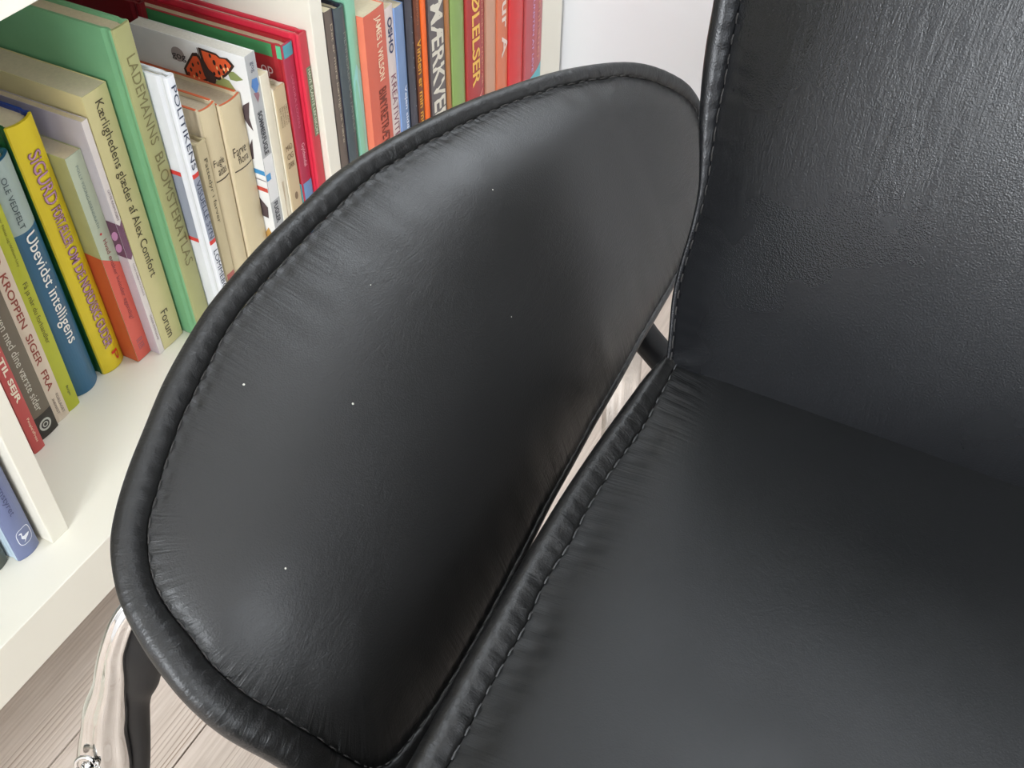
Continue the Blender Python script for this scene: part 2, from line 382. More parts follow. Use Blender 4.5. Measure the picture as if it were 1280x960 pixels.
patch_spine(r, 'emblem_bird', [(cx + a * .95, cz + b * .95) for a, b in bird], (235, 238, 245), wd, bu, lift=.0004)
book('dark green grey book left of the slate blue hardcover', -.0460, -.0247, .0190, .200, .140, (74, 80, 72), group='books in the near compartment')

r, wd, bu = book('thin red paperback with bold white capitals, nearest the near divider', .0579, .0686, .0748, .205, .140, (188, 72, 70), hard=False)
put_spine_text(r, 'MENTAL VEJ TIL SEJR', .175, .0545, .0022, .0085, (240, 226, 205), wd, bold=.03)
put_spine_text(r, "People'sPress", .036, .0099, .0045, .0075, (235, 215, 190), wd)
r, wd, bu = book('grey brown paperback with a black foot and round white emblem', .0688, .0897, .081, .215, .145, (106, 95, 80), hard=False, bulge=.001)
patch_spine(r, 'foot_band', [(0, .0003), (wd, .0003), (wd, .0235), (0, .0235)], (44, 38, 32), wd, bu)
for rad, rin in ((.0058, .0040), (.0026, .0016)):
    P_ = [(wd / 2 + rad * math.cos(a), .0122 + rad * math.sin(a)) for a in np.linspace(0, 2 * math.pi, 33)[:-1]]; Q_ = ring_poly(P_, rad - rin)
    me_obj('emblem_ring', [(x, spine_y(x, wd, bu) - .0003, z) for x, z in P_ + Q_], [(i, (i + 1) % 32, 32 + (i + 1) % 32, 32 + i) for i in range(32)], inkm((190, 190, 180)), r)
put_spine_text(r, 'Bliv bedste ven med dine værste sider', .168, .0285, .0075, .0140, (205, 200, 185), wd, bu)
r, wd, bu = book('pale beige paperback with spaced red brown capitals', .0900, .1042, .083, .205, .140, (214, 196, 175), hard=False)
put_spine_text(r, 'HVAD  KROPPEN  SIGER  FRA', .192, .0345, .0038, .0098, (142, 58, 44), wd, bold=.012)
put_spine_text(r, 'FORLAGET', .0272, .0056, .0085, .0110, (120, 105, 100), wd); put_spine_text(r, 'INDSIGT', .0250, .0080, .0040, .0062, (120, 105, 100), wd)
r, wd, bu = book('lime green paperback with thin brown lettering', .1045, .1170, .0838, .212, .140, (176, 180, 44), hard=False)
put_spine_text(r, 'Få ja når du forhandler', .1335, .0731, .0030, .0085, (82, 78, 30), wd)
put_spine_text(r, 'Roger Fisher og William Ury', .197, .1484, .0055, .0085, (110, 108, 40), wd)
put_spine_text(r, 'Borgen', .0252, .0147, .0050, .0080, (70, 78, 60), wd)
r, wd, bu = book('round-backed blue hardcover with a pale grey head and large white title', .1180, .1472, .0925, .2265, .150, (46, 98, 130), (60, 130, 140), hard=True, bulge=.0065, lean=1.0)
patch_spine(r, 'head_band', [(.0011, .1668), (wd - .0011, .1668), (wd - .0011, .2262), (.0011, .2262)], (162, 178, 172), wd, bu, n=16)
put_spine_text(r, 'OLE VEDFELT', .2145, .1705, .0105, .0150, (60, 72, 76), wd, bu, lift=.0004)
put_spine_text(r, 'Ubevidst intelligens', .1640, .0553, .0085, .0215, (240, 240, 232), wd, bu, bold=.006)
r, wd, bu = book('bright yellow hardcover with mauve outlined capitals and dark green side', .1506, .1760, .089, .2430, .165, (226, 202, 38), (34, 96, 48), (38, 66, 150), hard=True, bulge=.0042, lean=1.6)
for (s, a, b, q0, q1) in (('SiGURD', .2190, .1743, .0070, .0175), ('FORTÆLLER', .1700, .1345, .0085, .0165), ('OM DE', .1318, .1028, .0085, .0165), ('NORDISKE', .0995, .0585, .0085, .0168), ('GUDER', .0553, .0259, .0085, .0168)):
    put_spine_text(r, s, a + .0006, b - .0006, q0 - .0006, q1 + .0006, (122, 84, 96), wd, bu, bold=.022)
    put_spine_text(r, s, a, b, q0, q1, (190, 140, 172), wd, bu, bold=.0, lift=.0004, name='lettering_fill')
put_spine_text(r, 'P', .0185, .0075, .0120, .0185, (205, 40, 30), wd, bu, bold=.0)
r, wd, bu = book('slim book fading from pale green at the head to coral red at the foot', .1768, .1925, .0733, .2080, .150, (186, 196, 172), (200, 204, 150), hard=False, bulge=.0003, lean=1.6)
patch_spine(r, 'coral_foot', [(0, .0002), (wd, .0002), (wd, .1010), (0, .1140)], (216, 96, 80), wd, bu)
patch_cover(r, 'coral_foot', [(0.0001, .0002), (0.0001, .114), (.149, .124), (.149, .0002)], (222, 104, 62))
put_spine_text(r, 'POLLY YOUNG-EISENDRATH', .1982, .1409, .0060, .0085, (120, 136, 130), wd, lift=.0003)
put_spine_text(r, 'Hvad ønsker kvinder egentlig?', .1287, .0443, .0055, .0105, (146, 66, 70), wd, lift=.0004)
patch_spine(r, 'red_dot', [(.0072 + .0011 * math.cos(a), .1348 + .0011 * math.sin(a)) for a in np.linspace(0, 6.28, 9)[:-1]], (200, 70, 70), wd, lift=.0003)
for i in range(4): put_spine_text(r, 'ILIA', .0220 - i * .0, .0102, .0048 + i * .0017, .0060 + i * .0017, (120, 92, 110), wd, lift=.0004)
r, wd, bu = book('narrow white paperback with a purple band of petals', .1927, .1985, .0634, .2330, .150, (222, 212, 208), (214, 206, 214), hard=False, bulge=.0002, lean=1.55)
patch_spine(r, 'purple_band', [(0, .1080), (.003, .1045), (wd, .1080), (wd, .1425), (.003, .1385), (0, .1425)], (112, 72, 96), wd)
patch_cover(r, 'purple_band', [(.0001, .1080), (.149, .1080), (.149, .1425), (.0001, .1425)], (112, 72, 96))
for z in (.1165, .1285): patch_cover(r, 'petal', [(.0015 + .004 * (1 - math.cos(a)), z + .0042 * math.sin(a) + .003 * math.cos(a)) for a in np.linspace(0, 6.28, 13)[:-1]], (214, 150, 196), lift=.0004)
put_spine_text(r, 'GITTE RASMUSSEN', .1726, .1441, .0022, .0042, (120, 96, 110), wd); put_spine_text(r, 'CAND SUBJEKTIV CHOICE', .1003, .0659, .0022, .0042, (120, 96, 110), wd)
put_spine_text(r, 'DANSK PSYKOLOGI', .0440, .0158, .0022, .0042, (120, 96, 110), wd)
r, wd, bu = book('thick straw yellow paperback with thin dark brown title', .1990, .2232, .0637, .2490, .185, (205, 194, 142), (240, 226, 168), hard=False, bulge=.0006, lean=1.3)
put_spine_text(r, 'Kærlighedens glæder af Alex Comfort', .2404, .0758, .0065, .0165, (66, 56, 40), wd, lift=.0004)
put_spine_text(r, 'Forum', .0382, .0086, .0070, .0150, (66, 56, 40), wd, lift=.0004)
r, wd, bu = book('tall green hardcover with a faded sage spine, tallest of its row', .2262, .2442, .046, .2915, .225, (164, 164, 112), (122, 180, 134), hard=True, bulge=.0012, lean=1.4, rough=.45)
put_spine_text(r, 'LADEMANNS', .2688, .1960, .0052, .0142, (116, 110, 66), wd, bu, lift=.0003); put_spine_text(r, 'BLOMSTERATLAS', .1870, .0780, .0052, .0142, (116, 110, 66), wd, bu, lift=.0003)
r, wd, bu = book('slim white hardcover with a grey band between two red lines', .2449, .2538, .027, .2505, .190, (232, 234, 238), hard=True, bulge=.0006, lean=1.3, rough=.25)
def wrap(r, wd, z0, z1, rgb, d=.19):
    patch_spine(r, 'band', [(.0009, z0), (wd - .0009, z0), (wd - .0009, z1), (.0009, z1)], rgb, wd, .0006)
    patch_cover(r, 'band', [(.0102, z0), (d - .001, z0), (d - .001, z1), (.0102, z1)], rgb)
wrap(r, wd, .1010, .1625, (150, 156, 170)); wrap(r, wd, .1625, .1665, (214, 62, 56)); wrap(r, wd, .0970, .1010, (214, 62, 56))
for s, a, b in (('POLITIKENS', .2427, .1700), ('VISUELLE SYN', .1590, .1030), ('LOMMEBOG', .0900, .0400)): put_spine_text(r, s, a, b, .0022, .0072, (52, 62, 84), wd, .0006, lift=.0004)
r, wd, bu = book('short beige hardcover half hidden behind the white spine with red lines', .2546, .2668, .029, .1850, .120, (192, 178, 142), hard=True, bulge=.0006)
put_spine_text(r, 'Pattedyr i farver', .1702, .1086, .0035, .0085, (84, 76, 56), wd, bu)
patch_spine(r, 'label', [(.0015, .035), (wd - .0015, .035), (wd - .0015, .056), (.0015, .056)], (168, 92, 84), wd, bu)
def field_guide(label, x0, x1, y, h, l1, l2, za, zb_, zl):
    r, wd, bu = book(label, x0, x1, y, h, .125, (206, 191, 156), (224, 208, 176), hard=True, bulge=.0022, pagecol=(196, 182, 158))
    put_spine_text(r, l1, za, za - .0085, wd * .14, wd * .72, (58, 48, 36), wd, bu, up=True); put_spine_text(r, l2, zb_ + .0075, zb_, wd * .28, wd * .76, (58, 48, 36), wd, bu, up=True)
    patch_spine(r, 'rule', [(.002, zl), (wd - .002, zl), (wd - .002, zl + .0012), (.002, zl + .0012)], (58, 48, 36), wd, bu)
    o = mat('orange_edge', (214, 106, 66), .6)
    box('top_edge', (.0002, .004, h), (.0022, .1245, h + .0006), o, r); box('top_edge', (wd - .0022, .004, h), (wd - .0002, .1245, h + .0006), o, r)
    # coloured headband curve
    n = 12; vs = []
    for i in range(n + 1):
        x = .0012 + (wd - .0024) * i / n
        for dy in (0.0, .0019):
            vs.append((x, spine_y(x, wd, bu) + dy + .0004, h + .0003))
    me_obj('head_edge', vs, [(2 * i, 2 * i + 2, 2 * i + 3, 2 * i + 1) for i in range(n)], o, r)
    return r
field_guide('beige field guide with orange top edges behind the short beige hardcover', .2671, .2868, .031, .2070, 'Fugle', 'atlas', .1620, .1465, .1415)
field_guide('plump beige field guide with orange top edges beside the butterfly cover', .2871, .3128, .028, .2020, 'Farve', 'flora', .1620, .1455, .1400)
# butterfly guide
r, wd, bu = book('white pocket guide with an orange butterfly on its cover', .3133, .3257, .0175, .2342, .115, (178, 180, 180), (236, 236, 234), hard=False, bulge=.0001, pagecol=(226, 222, 212))
def C_(nm, px, rgb, lift=.00025): return patch_cover(r, nm, [(a / 1000, b / 1000) for a, b in px], rgb, lift)
C_('grey_disc', [(68.2 + 6.6 * math.cos(a), 219.2 + 6.3 * math.sin(a)) for a in np.linspace(0, 6.28, 25)[:-1]], (160, 150, 148))
cover_text(r, 'gog', .0745, .0605, .2135, .2195, (30, 28, 28), bold=.01)
def wing(nm, pts, sc):
    c = np.mean(pts, 0); C_(nm, pts, (58, 40, 34), .0004)
    inn = [tuple(c + (np.array(p) - c) * sc) for p in pts]; C_(nm + '_field', inn, (222, 88, 44), .0006)
    return c
wl = [(64.9, 207.8), (57.7, 217.7), (52.3, 224.7), (47.4, 225.9), (44.8, 221.9), (42.6, 216.2), (40.1, 211.3), (39.0, 204.3), (47.2, 199.8), (54.4, 198.7), (59.5, 199.6), (63.7, 201.6)]
wr = [(45.2, 231.2), (39.9, 231.0), (27.6, 230.4), (24.5, 228.1), (17.2, 229.2), (14.2, 226.9), (11.3, 223.8), (16.1, 217.8), (21.8, 212.3), (29.3, 207.0), (36.7, 206.6), (41.2, 214.2), (44.2, 220.5)]
C_('leaf', [(20.0, 217.3), (13.3, 218.5), (5.0, 213.7), (12.1, 210.7), (18.2, 210.5)], (138, 150, 92)); C_('leaf', [(35.6, 203.2), (27.2, 210.3), (19.8, 209.2), (13.5, 200.4), (28.9, 194.6)], (150, 158, 96))
wing('wing', wl, .80); wing('wing', wr, .82)
for (a, b, q) in ((57, 209, 1.5), (52, 206, 1.6), (54, 214, 1.4), (48, 209, 1.3), (60, 205, 1.2), (48, 217, 1.2), (31, 222, 1.9), (25, 220, 1.7), (20, 222, 1.5), (28, 214, 1.6), (23, 216, 1.4), (34, 227, 1.5), (33, 212, 1.4)):
    C_('wing_spot', [(a + q * .8 * math.cos(t), b + q * 1.3 * math.sin(t)) for t in np.linspace(0, 6.28, 9)[:-1]], (34, 26, 24), .0008)
for (a, b) in ((55, 203.5), (50, 203), (29, 218), (22, 218.6), (18, 219.8), (26, 210.8)):
    C_('wing_fleck', [(a + .9 * math.cos(t), b + 1.6 * math.sin(t)) for t in np.linspace(0, 6.28, 9)[:-1]], (244, 206, 150), .0009)
C_('butterfly_body', [(46.0, 222.9), (42.1, 221.8), (39.1, 215.3), (34.1, 212.4), (31.8, 207.9), (33.6, 203.2), (39.4, 200.6), (43.7, 207.2), (45.0, 214.2)], (64, 46, 44), .0010)
C_('butterfly_body', [(45, 222), (46.2, 231), (45.4, 231), (44, 222)], (50, 40, 36), .0010)
for poly in ([(3, 195), (10, 190), (13, 180), (8, 172), (4, 168), (6, 180)], [(7, 160), (12, 150), (13, 138), (9, 140)], [(12.3, 102), (3.5, 92.4), (4.7, 80.6), (10.9, 81.3), (13, 89.3)]):
    C_('dark_motif', poly, (84, 70, 72))
for z0, z1, c in ((125.5, 130, (64, 144, 196)), (119.5, 120.5, (150, 140, 140)), (108.5, 112.5, (200, 78, 64))): C_('stripe', [(.3, z0), (14, z0 + .6), (14, z1 + .6), (.3, z1)], c)
C_('dark_motif', [(3, 60), (9, 54), (12, 62), (7, 70)], (196, 150, 80))
put_spine_text(r, 'gog', .2275, .2185, .0045, .0085, (90, 96, 110), wd, up=False)
patch_spine(r, 'spine_shape', [(.002, .208), (.0065, .199), (.011, .206), (.010, .2125), (.004, .2135)], (84, 130, 190), wd)
patch_spine(r, 'spine_shape', [(.003, .202), (.0065, .192), (.0095, .197), (.009, .200)], (150, 110, 120), wd, lift=.0002)
patch_spine(r, 'white_field', [(.0004, .098), (wd - .0004, .098), (wd - .0004, .142), (.0004, .142)], (226, 226, 224), wd)
patch_spine(r, 'stripe', [(.0004, .1195), (.006, .1195), (.006, .126), (.0004, .126)], (80, 150, 200), wd, lift=.0003)
put_spine_text(r, 'SOMMERFUGLE', .1840, .1440, .0035, .0090, (70, 72, 76), wd, bold=.03); put_spine_text(r, 'FUGLER', .0960, .0745, .0035, .0090, (70, 72, 76), wd, bold=.03)
r, wd, bu = book('slender cream paperback to the right of the butterfly guide', .3260, .3360, .0165, .2120, .130, (226, 218, 196), (240, 236, 222), hard=False, bulge=.0006)
for i in range(3): patch_spine(r, 'scribble', [(.003 + i * .0015, .04), (.0034 + i * .0015, .04), (.0064 - i * .001, .11), (.0060 - i * .001, .11)], (190, 170, 140), wd)
r, wd, bu = book('tan hardcover with stacked dark lettering', .3368, .3520, .0145, .1940, .125, (200, 180, 144), (238, 230, 208), hard=True, bulge=.0004)
for i in range(4): put_spine_text(r, ('DET BEDSTE', 'FRA NATUREN', 'GENNEM ET', 'HELT AAR')[i], .1763, .1580, .0030 + i * .0028, .0046 + i * .0028, (120, 98, 70), wd, bu)
for i in range(3): put_spine_text(r, ('MAD', 'OG', 'DRIK')[i], .1400 - i * .0085, .1345 - i * .0085, .0035, .0115, (110, 88, 60), wd, bu, up=True)
patch_spine(r, 'emblem', [(.0075 + .0022 * math.cos(a), .088 + .0040 * math.sin(a)) for a in np.linspace(0, 6.28, 13)[:-1]], (130, 108, 84), wd, bu)
r, wd, bu = book('red hardcover with a green band along its head', .3530, .3668, .013, .2255, .168, (172, 52, 78), (176, 38, 48), hard=True, bulge=.0004)
patch_cover(r, 'green_band', [(.0104, .2140), (.167, .2140), (.167, .2253), (.0104, .2253)], (74, 156, 98))
patch_cover(r, 'green_band', [(.0012, .2140), (.0060, .2140), (.0060, .2253), (.0012, .2253)], (96, 192, 142))
patch_spine(r, 'teal_head', [(.0010, .2140), (wd - .0010, .2140), (wd - .0010, .2253), (.0010, .2253)], (76, 158, 170), wd, bu)
patch_spine(r, 'blue_foot', [(.0010, .0005), (wd - .0010, .0005), (wd - .0010, .0940), (.0010, .0940)], (110, 150, 190), wd, bu)
patch_cover(r, 'blue_foot', [(.0012, .0005), (.0058, .0005), (.0058, .0940), (.0012, .0940)], (90, 200, 216))
cover_text(r, 'y op', .0334, .0124, .1950, .2045, (240, 216, 220), slant=.0)
put_spine_text(r, 'SANDRA LOVERS', .1980, .1480, .0055, .0085, (206, 110, 130), wd, bu); put_spine_text(r, 'Gyldendal', .1325, .1097, .0045, .0100, (240, 190, 195), wd, bu)
r, wd, bu = book('large red hardcover with a narrow green label, against the far divider', .3672, .3777, .006, .2300, .168, (196, 52, 66), (226, 52, 76), hard=True, bulge=.0002, pagecol=(232, 226, 208))
patch_spine(r, 'label', [(.0035, .1352), (wd - .0008, .1352), (wd - .0008, .1999), (.0035, .1999)], (112, 124, 96), wd, bu)
put_spine_text(r, 'HAVE PLANTE LEKSIKON', .1980, .1370, .0050, .0085, (226, 230, 206), wd, bu, lift=.0004)
# the wide board behind, standing deeper in the compartment
book('dark red folio standing deepest, behind the white butterfly guide', .3450, .3525, .150, .232, .120, (120, 20, 30), (132, 22, 32), group='books in the middle compartment')

# right compartment
G2 = 'books in the far compartment'
DZ = [('grey brown paperback beside the far divider', .3948, .4052, -.0006, .2390, (104, 92, 84), (90, 80, 74)),
      ('dark navy hardcover with a grey green spine', .4055, .4192, -.0022, .2370, (72, 82, 86), (40, 42, 62)),
      ('mint green paperback with blue clouding', .4196, .4330, -.0038, .2600, (140, 200, 170), None),
      ('coral orange paperback with tall cream and dark capitals', .4335, .4655, -.0107, .2200, (214, 104, 82), (246, 132, 104)),
      ('white paperback with dark blue capitals', .4662, .4800, -.0097, .2130, (222, 208, 202), None),
      ('pale blue paperback with white lettering', .4803, .4945, -.0112, .2080, (120, 146, 186), (140, 172, 226)),
      ('black paperback with tiny white specks', .4948, .5070, -.0127, .2250, (66, 66, 76), (30, 30, 36)),
      ('dark brown book with yellow lettering', .5073, .5175, -.0139, .2350, (112, 58, 34), (70, 40, 30)),
      ('bright orange spine without lettering', .5178, .5262, -.0149, .2350, (250, 112, 44), None),
      ('dark grey book with very large white capitals', .5268, .5545, -.0170, .2300, (104, 98, 98), (70, 66, 68)),
      ('thin ochre brown book next to the green one', .5550, .5612, -.0187, .2300, (176, 118, 74), None),
      ('green hardcover with a shaded olive edge', .5617, .5868, -.0201, .2350, (140, 168, 96), (120, 128, 60)),
      ('deep red hardcover with golden capitals', .5873, .6225, -.0229, .2300, (176, 62, 62), (186, 58, 56)),
      ('salmon cream book next to the golden lettered red one', .6230, .6425, -.0253, .2150, (206, 158, 132), None),
      ('orange paperback with chunky white letters', .6430, .6655, -.0271, .2200, (222, 124, 88), None),
      ('plain scarlet red hardcover', .6660, .6985, -.0290, .2250, (216, 56, 58), (200, 40, 44)),
      ('dusty red hardcover at the far side panel', .6990, .7385, -.0318, .2300, (188, 92, 98), (190, 90, 90))]
B = []
for lb, a, b, y, h, c, cc in DZ:
    hard = 'hardcover' in lb
    rr, wd, bu = book(lb, a, b, y, h, .14 + .03 * random.random(), c, cc, hard=hard, bulge=(.0025 if hard else .0008), group=G2)
    B.append((rr, wd, bu))
def T2(i, s, zt, zb, f0, f1, rgb, bold=0):
    rr, wd, bu = B[i]; put_spine_text(rr, s, zt, zb, wd * f0, wd * f1, rgb, wd, bu, bold=bold, lift=.0004)
T2(0, 'Det er mere kærligt at være', .2269, .1150, .35, .75, (200, 184, 160)); T2(1, 'MENNESKER OG TANKER', .215, .120, .45, .8, (136, 150, 140))
patch_spine(B[2][0], 'blue_cloud', [(.001, .0005), (.0120, .0005), (.0120, .17), (.006, .18), (.001, .165)], (148, 208, 200), B[2][1], B[2][2])
T2(3, 'JAMES L WILSON', .2137, .1530, .42, .76, (246, 220, 190), .015); T2(3, 'BIMYRETRÆTHED', .1452, .0700, .40, .78, (120, 50, 36), .015)
T2(4, 'OSHO', .2035, .1694, .22, .72, (58, 62, 96), .03); T2(4, 'KREATIVITET', .1480, .0750, .2, .78, (130, 76, 92)); T2(5, 'Vejen sidder', .1295, .0740, .40, .78, (232, 238, 250), .02)
T2(7, 'Vinden er min mor', .1649, .0700, .15, .8, (226, 166, 60), .015); T2(7, 'ROMAN', .205, .180, .3, .55, (180, 110, 70))
T2(9, 'MÆRKVER', .1901, .0611, .10, .88, (224, 218, 202), .022); T2(9, 'DIG', .226, .196, .10, .88, (224, 218, 202), .022)
T2(12, 'FØLELSER', .1870, .0760, .20, .60, (244, 196, 96), .02); T2(12, 'ANERKENDELSE OG NÆRVÆR', .205, .070, .72, .82, (232, 170, 140)); T2(12, 'VI', .0668, .050, .55, .8, (236, 150, 140), .02)
T2(14, 'mur A', .1700, .0827, .35, .95, (242, 222, 210), .02)
T2(16, 'Schopenhauer', .1700, .0456, .55, .82, (222, 150, 128)); T2(16, 'OG KUNSTEN AT LEVE', .1500, .0386, .30, .40, (206, 160, 200), .02)
patch_spine(B[16][0], 'cyan_foot', [(.0012, .0005), (B[16][1] - .0012, .0005), (B[16][1] - .0012, .040), (.0012, .030)], (110, 190, 200), B[16][1], B[16][2])
for z in (.19, .175, .165, .15, .14, .118, .10): patch_spine(B[6][0], 'speck', [(.0085, z), (.0091, z), (.0091, z + .0012), (.0085, z + .0012)], (220, 220, 225), B[6][1], B[6][2], lift=.0004)

# ------------------------------------------------------------------ the chair
CY = -.640
chair = empty('lounge_chair', (.05, CY, 0), 'black leather lounge chair with padded wing armrests and chrome legs', 'chair')
CO = V((.05, CY, 0))
L_arm = leather('arm_leather', (.0085, .0083, .0080), .33, .42, fold=.18, stretch=(5, 16, 16), seam=.85)
L_rim = leather('piping_leather', (.0080, .0078, .0075), .32, .44, fold=.0, seam=-1)
L_seat = leather('seat_leather', (.0035, .0040, .0046), .36, .48, fold=.08, stretch=(8, 8, 8), grain=.6, seam=.97)
L_back = leather('back_leather', (.0062, .0066, .0078), .23, .33, fold=.20, stretch=(1.4, 17, 2.2), grain=1.5, rot=(math.radians(24), 0, 0))
thread = mat('black_thread', (58, 56, 54), .6, noise=0); threadg = mat('grey_thread', (74, 74, 74), .6, noise=0)

def closed_spline(ctrl, n):
    P = np.array(ctrl, float); m = len(P); out = []
    for i in range(m):
        p0, p1, p2, p3 = P[(i - 1) % m], P[i], P[(i + 1) % m], P[(i + 2) % m]
        for k in range(16):
            t = k / 16
            out.append(.5 * ((2 * p1) + (p2 - p0) * t + (2 * p0 - 5 * p1 + 4 * p2 - p3) * t * t + (3 * p1 - p0 - 3 * p2 + p3) * t ** 3))
    out = np.array(out); d = np.r_[0, np.cumsum(np.linalg.norm(np.diff(np.r_[out, out[:1]], axis=0), axis=1))]
    s = np.linspace(0, d[-1], n, endpoint=False); q = np.r_[out, out[:1]]
    R_ = np.stack([np.interp(s, d, q[:, j]) for j in range(q.shape[1])], 1)
    return R_, d[-1]
def smooth_closed(a, k):
    ker = np.hanning(k); ker /= ker.sum(); h = k // 2
    if a.ndim == 1: return np.convolve(np.r_[a[-h:], a, a[:h]], ker, 'same')[h:-h]
    return np.stack([smooth_closed(a[:, j], k) for j in range(a.shape[1])], 1)

def cushion(*a_, Hf=None, **k_):
    return _cushion(Hf, *a_, **k_)
def _cushion(Hf, parent, frame, ctrl, g, H, Hp, skel, thick, m_pad, m_rim, names, n=720, nr=30, pitch=.0088, pucker=.0006, mirror=False, rimk=.42, inset=.85, tm=None, stitch_range=None, wrinkle=0):
    """padded leather panel: ctrl = (a, b, rim width) around the edge; g(a,b) base surface; dome height H(a,b,r)"""
    O, ea, eb, en = frame
    C3, per = closed_spline(ctrl, n)
    P = smooth_closed(C3[:, :2], 9); wv = smooth_closed(C3[:, 2], 31)
    T = np.roll(P, -1, 0) - np.roll(P, 1, 0); T /= np.linalg.norm(T, axis=1)[:, None]
    area_ = .5 * np.sum(P[:, 0] * np.roll(P[:, 1], -1) - np.roll(P[:, 0], -1) * P[:, 1])
    Nn = np.stack([-T[:, 1], T[:, 0]], 1) * (1 if area_ > 0 else -1)
    ns = max(8, round(per / pitch)); ph = np.arange(n) / n * ns * 2 * np.pi
    wob = smooth_closed(rng.normal(0, 1, n), 15); wob /= wob.std()
    Sm = P + Nn * (wv * (1 + .03 * wob))[:, None]
    Sm = smooth_closed(Sm, 15)
    (a0, b0), (a1, b1) = skel; A_ = np.array([a0, b0]); D_ = np.array([a1 - a0, b1 - b0]); tt = np.clip(((Sm - A_) @ D_) / (D_ @ D_), 0, 1)
    Q = A_ + tt[:, None] * D_; Q = smooth_closed(Q, 61)
    def W(a, b, c):
        p = O + ea * a + eb * b + en * c
        if mirror: p = V((p.x, 2 * CY - p.y, p.z))
        return p - CO
    flip = (area_ < 0) ^ mirror
    if ea.cross(eb).dot(en) < 0: flip = not flip
    def grid(rows, close_first=False, close_last=False):
        vs = [v for rw in rows for v in rw]; fs = []
        for i in range(len(rows) - 1):
            for k in range(n):
                k2 = (k + 1) % n; f = (i * n + k, i * n + k2, (i + 1) * n + k2, (i + 1) * n + k)
                fs.append(f[::-1] if flip else f)
        for idx, cl in ((0, close_first), (len(rows) - 1, close_last)):
            if cl:
                c = idx * n; f0 = []
                for k in range(n // 2):
                    k2 = k + 1; q = (c + k, c + k2, c + (n - k2) % n, c + (n - k) % n)
                    q = tuple(dict.fromkeys(q))
                    if len(q) >= 3: fs.append(q)
        return vs, fs
    # pad: from underside outwards, over the seam and up to the crown
    rows = []
    def prow(r, f):
        X = Q + (Sm - Q) * r
        return [W(x[0], x[1], f(i, x[0], x[1])) for i, x in enumerate(X)]
    def topf(r):
        edge = max(0, 1 - abs(r - .965) / .035)
        return lambda i, a, b: g(a, b) + (H * (1 - r ** Hp) if Hf is None else Hf(a, b) * (1 - r ** 16)) - pucker * (.5 + .5 * math.cos(ph[i])) * edge * (1 + .3 * wob[i]) + wrinkle * max(0, (r - .6) / .4) * (1 - r) * 3 * wob[i]
    rows.append(prow(.30, lambda i, a, b: g(a, b) - thick)); rows.append(prow(.75, lambda i, a, b: g(a, b) - thick * .95)); rows.append(prow(.93, lambda i, a, b: g(a, b) - thick * .75)); rows.append(prow(1.0, lambda i, a, b: g(a, b) - thick * .4))
    rows.append(prow(1.0, lambda i, a, b: g(a, b) - .002))
    for j in range(nr + 1):
        r = math.sin(math.pi / 2 * (1 - j / nr)) if j < nr else 0
        rows.append(prow(r, topf(r)))
    vs, fs = grid(rows, True, False)
    pad = me_obj(names[0], vs, fs, m_pad, parent, smooth=True)
    rr_ = [.30, .75, .93, 1, 1] + [math.sin(math.pi / 2 * (1 - j / nr)) for j in range(nr + 1)]
    rr_ = rr_
    at = pad.data.attributes.new('seam', 'FLOAT_VECTOR', 'POINT')
    at.data.foreach_set('vector', np.array([(per * i / n, rr_[q], 0) for q in range(len(rr_)) for i in range(n)], dtype=np.float32).ravel())
    bmx = bmesh.new(); bmx.from_mesh(pad.data); bmesh.ops.remove_doubles(bmx, verts=bmx.verts, dist=.0003); bmesh.ops.recalc_face_normals(bmx, faces=bmx.faces); bmx.to_mesh(pad.data); bmx.free()
    # rolled edge
    ms_ = 18; vs = []
    for i in range(n):
        wI = wv[i]; hr = max(.0015, wI * rimk) * (1 + .035 * math.cos(ph[i] + .6) + .035 * wob[i])
        for k in range(ms_):
            th = 2 * math.pi * k / ms_; u = .5 - .5 * math.cos(th)    # 0 at seam, 1 at outer edge
            pinch = 1 - .5 * (1 - u) ** 2 * (0.75 + .25 * math.cos(ph[i]))
            x = Sm[i] + (P[i] - Sm[i]) * u
            vs.append(W(x[0], x[1], g(x[0], x[1]) - hr * .15 + hr * math.sin(th) * pinch))
    fs = [(i * ms_ + k, i * ms_ + (k + 1) % ms_, ((i + 1) % n) * ms_ + (k + 1) % ms_, ((i + 1) % n) * ms_ + k) for i in range(n) for k in range(ms_)]
    rim = me_obj(names[1], vs, fs, m_rim, pad, smooth=True)
    at = rim.data.attributes.new('seam', 'FLOAT_VECTOR', 'POINT')
    at.data.foreach_set('vector', np.array([(per * i / n, .5 - .5 * math.cos(2 * math.pi * k / ms_), 0) for i in range(n) for k in range(ms_)], dtype=np.float32).ravel())
    bmx = bmesh.new(); bmx.from_mesh(rim.data); bmesh.ops.recalc_face_normals(bmx, faces=bmx.faces); bmx.to_mesh(rim.data); bmx.free()
    # stitches along the seam
    vs, fs = [], []
    for j in range(ns):
        i0 = (j + .5) / ns * n; 
        ia = int(i0 - .30 * n / ns) % n; ib = int(i0 + .30 * n / ns) % n
        if stitch_range and not (stitch_range[0] <= i0 / n <= stitch_range[1]): continue
        pa, pb = Sm[ia], Sm[ib]; nrm = Nn[int(i0) % n]
        b_ = len(vs)
        for p, cc in ((pa, .0008), ((pa + pb) / 2, .0017), (pb, .0008)):
            for sgn in (-1, 1):
                q = p + nrm * (.00035 * sgn + .0002); vs.append(W(q[0], q[1], g(q[0], q[1]) + cc)); 
            q = p + nrm * .0002; vs.append(W(q[0], q[1], g(q[0], q[1]) + cc + .0004))
        for s in range(2):
            c = b_ + s * 3
            fs += [(c, c + 2, c + 5, c + 3), (c + 2, c + 1, c + 4, c + 5)]
    st = me_obj('stitching', vs, fs, tm or thread, pad); st['kind'] = 'stuff'
    return pad, rim

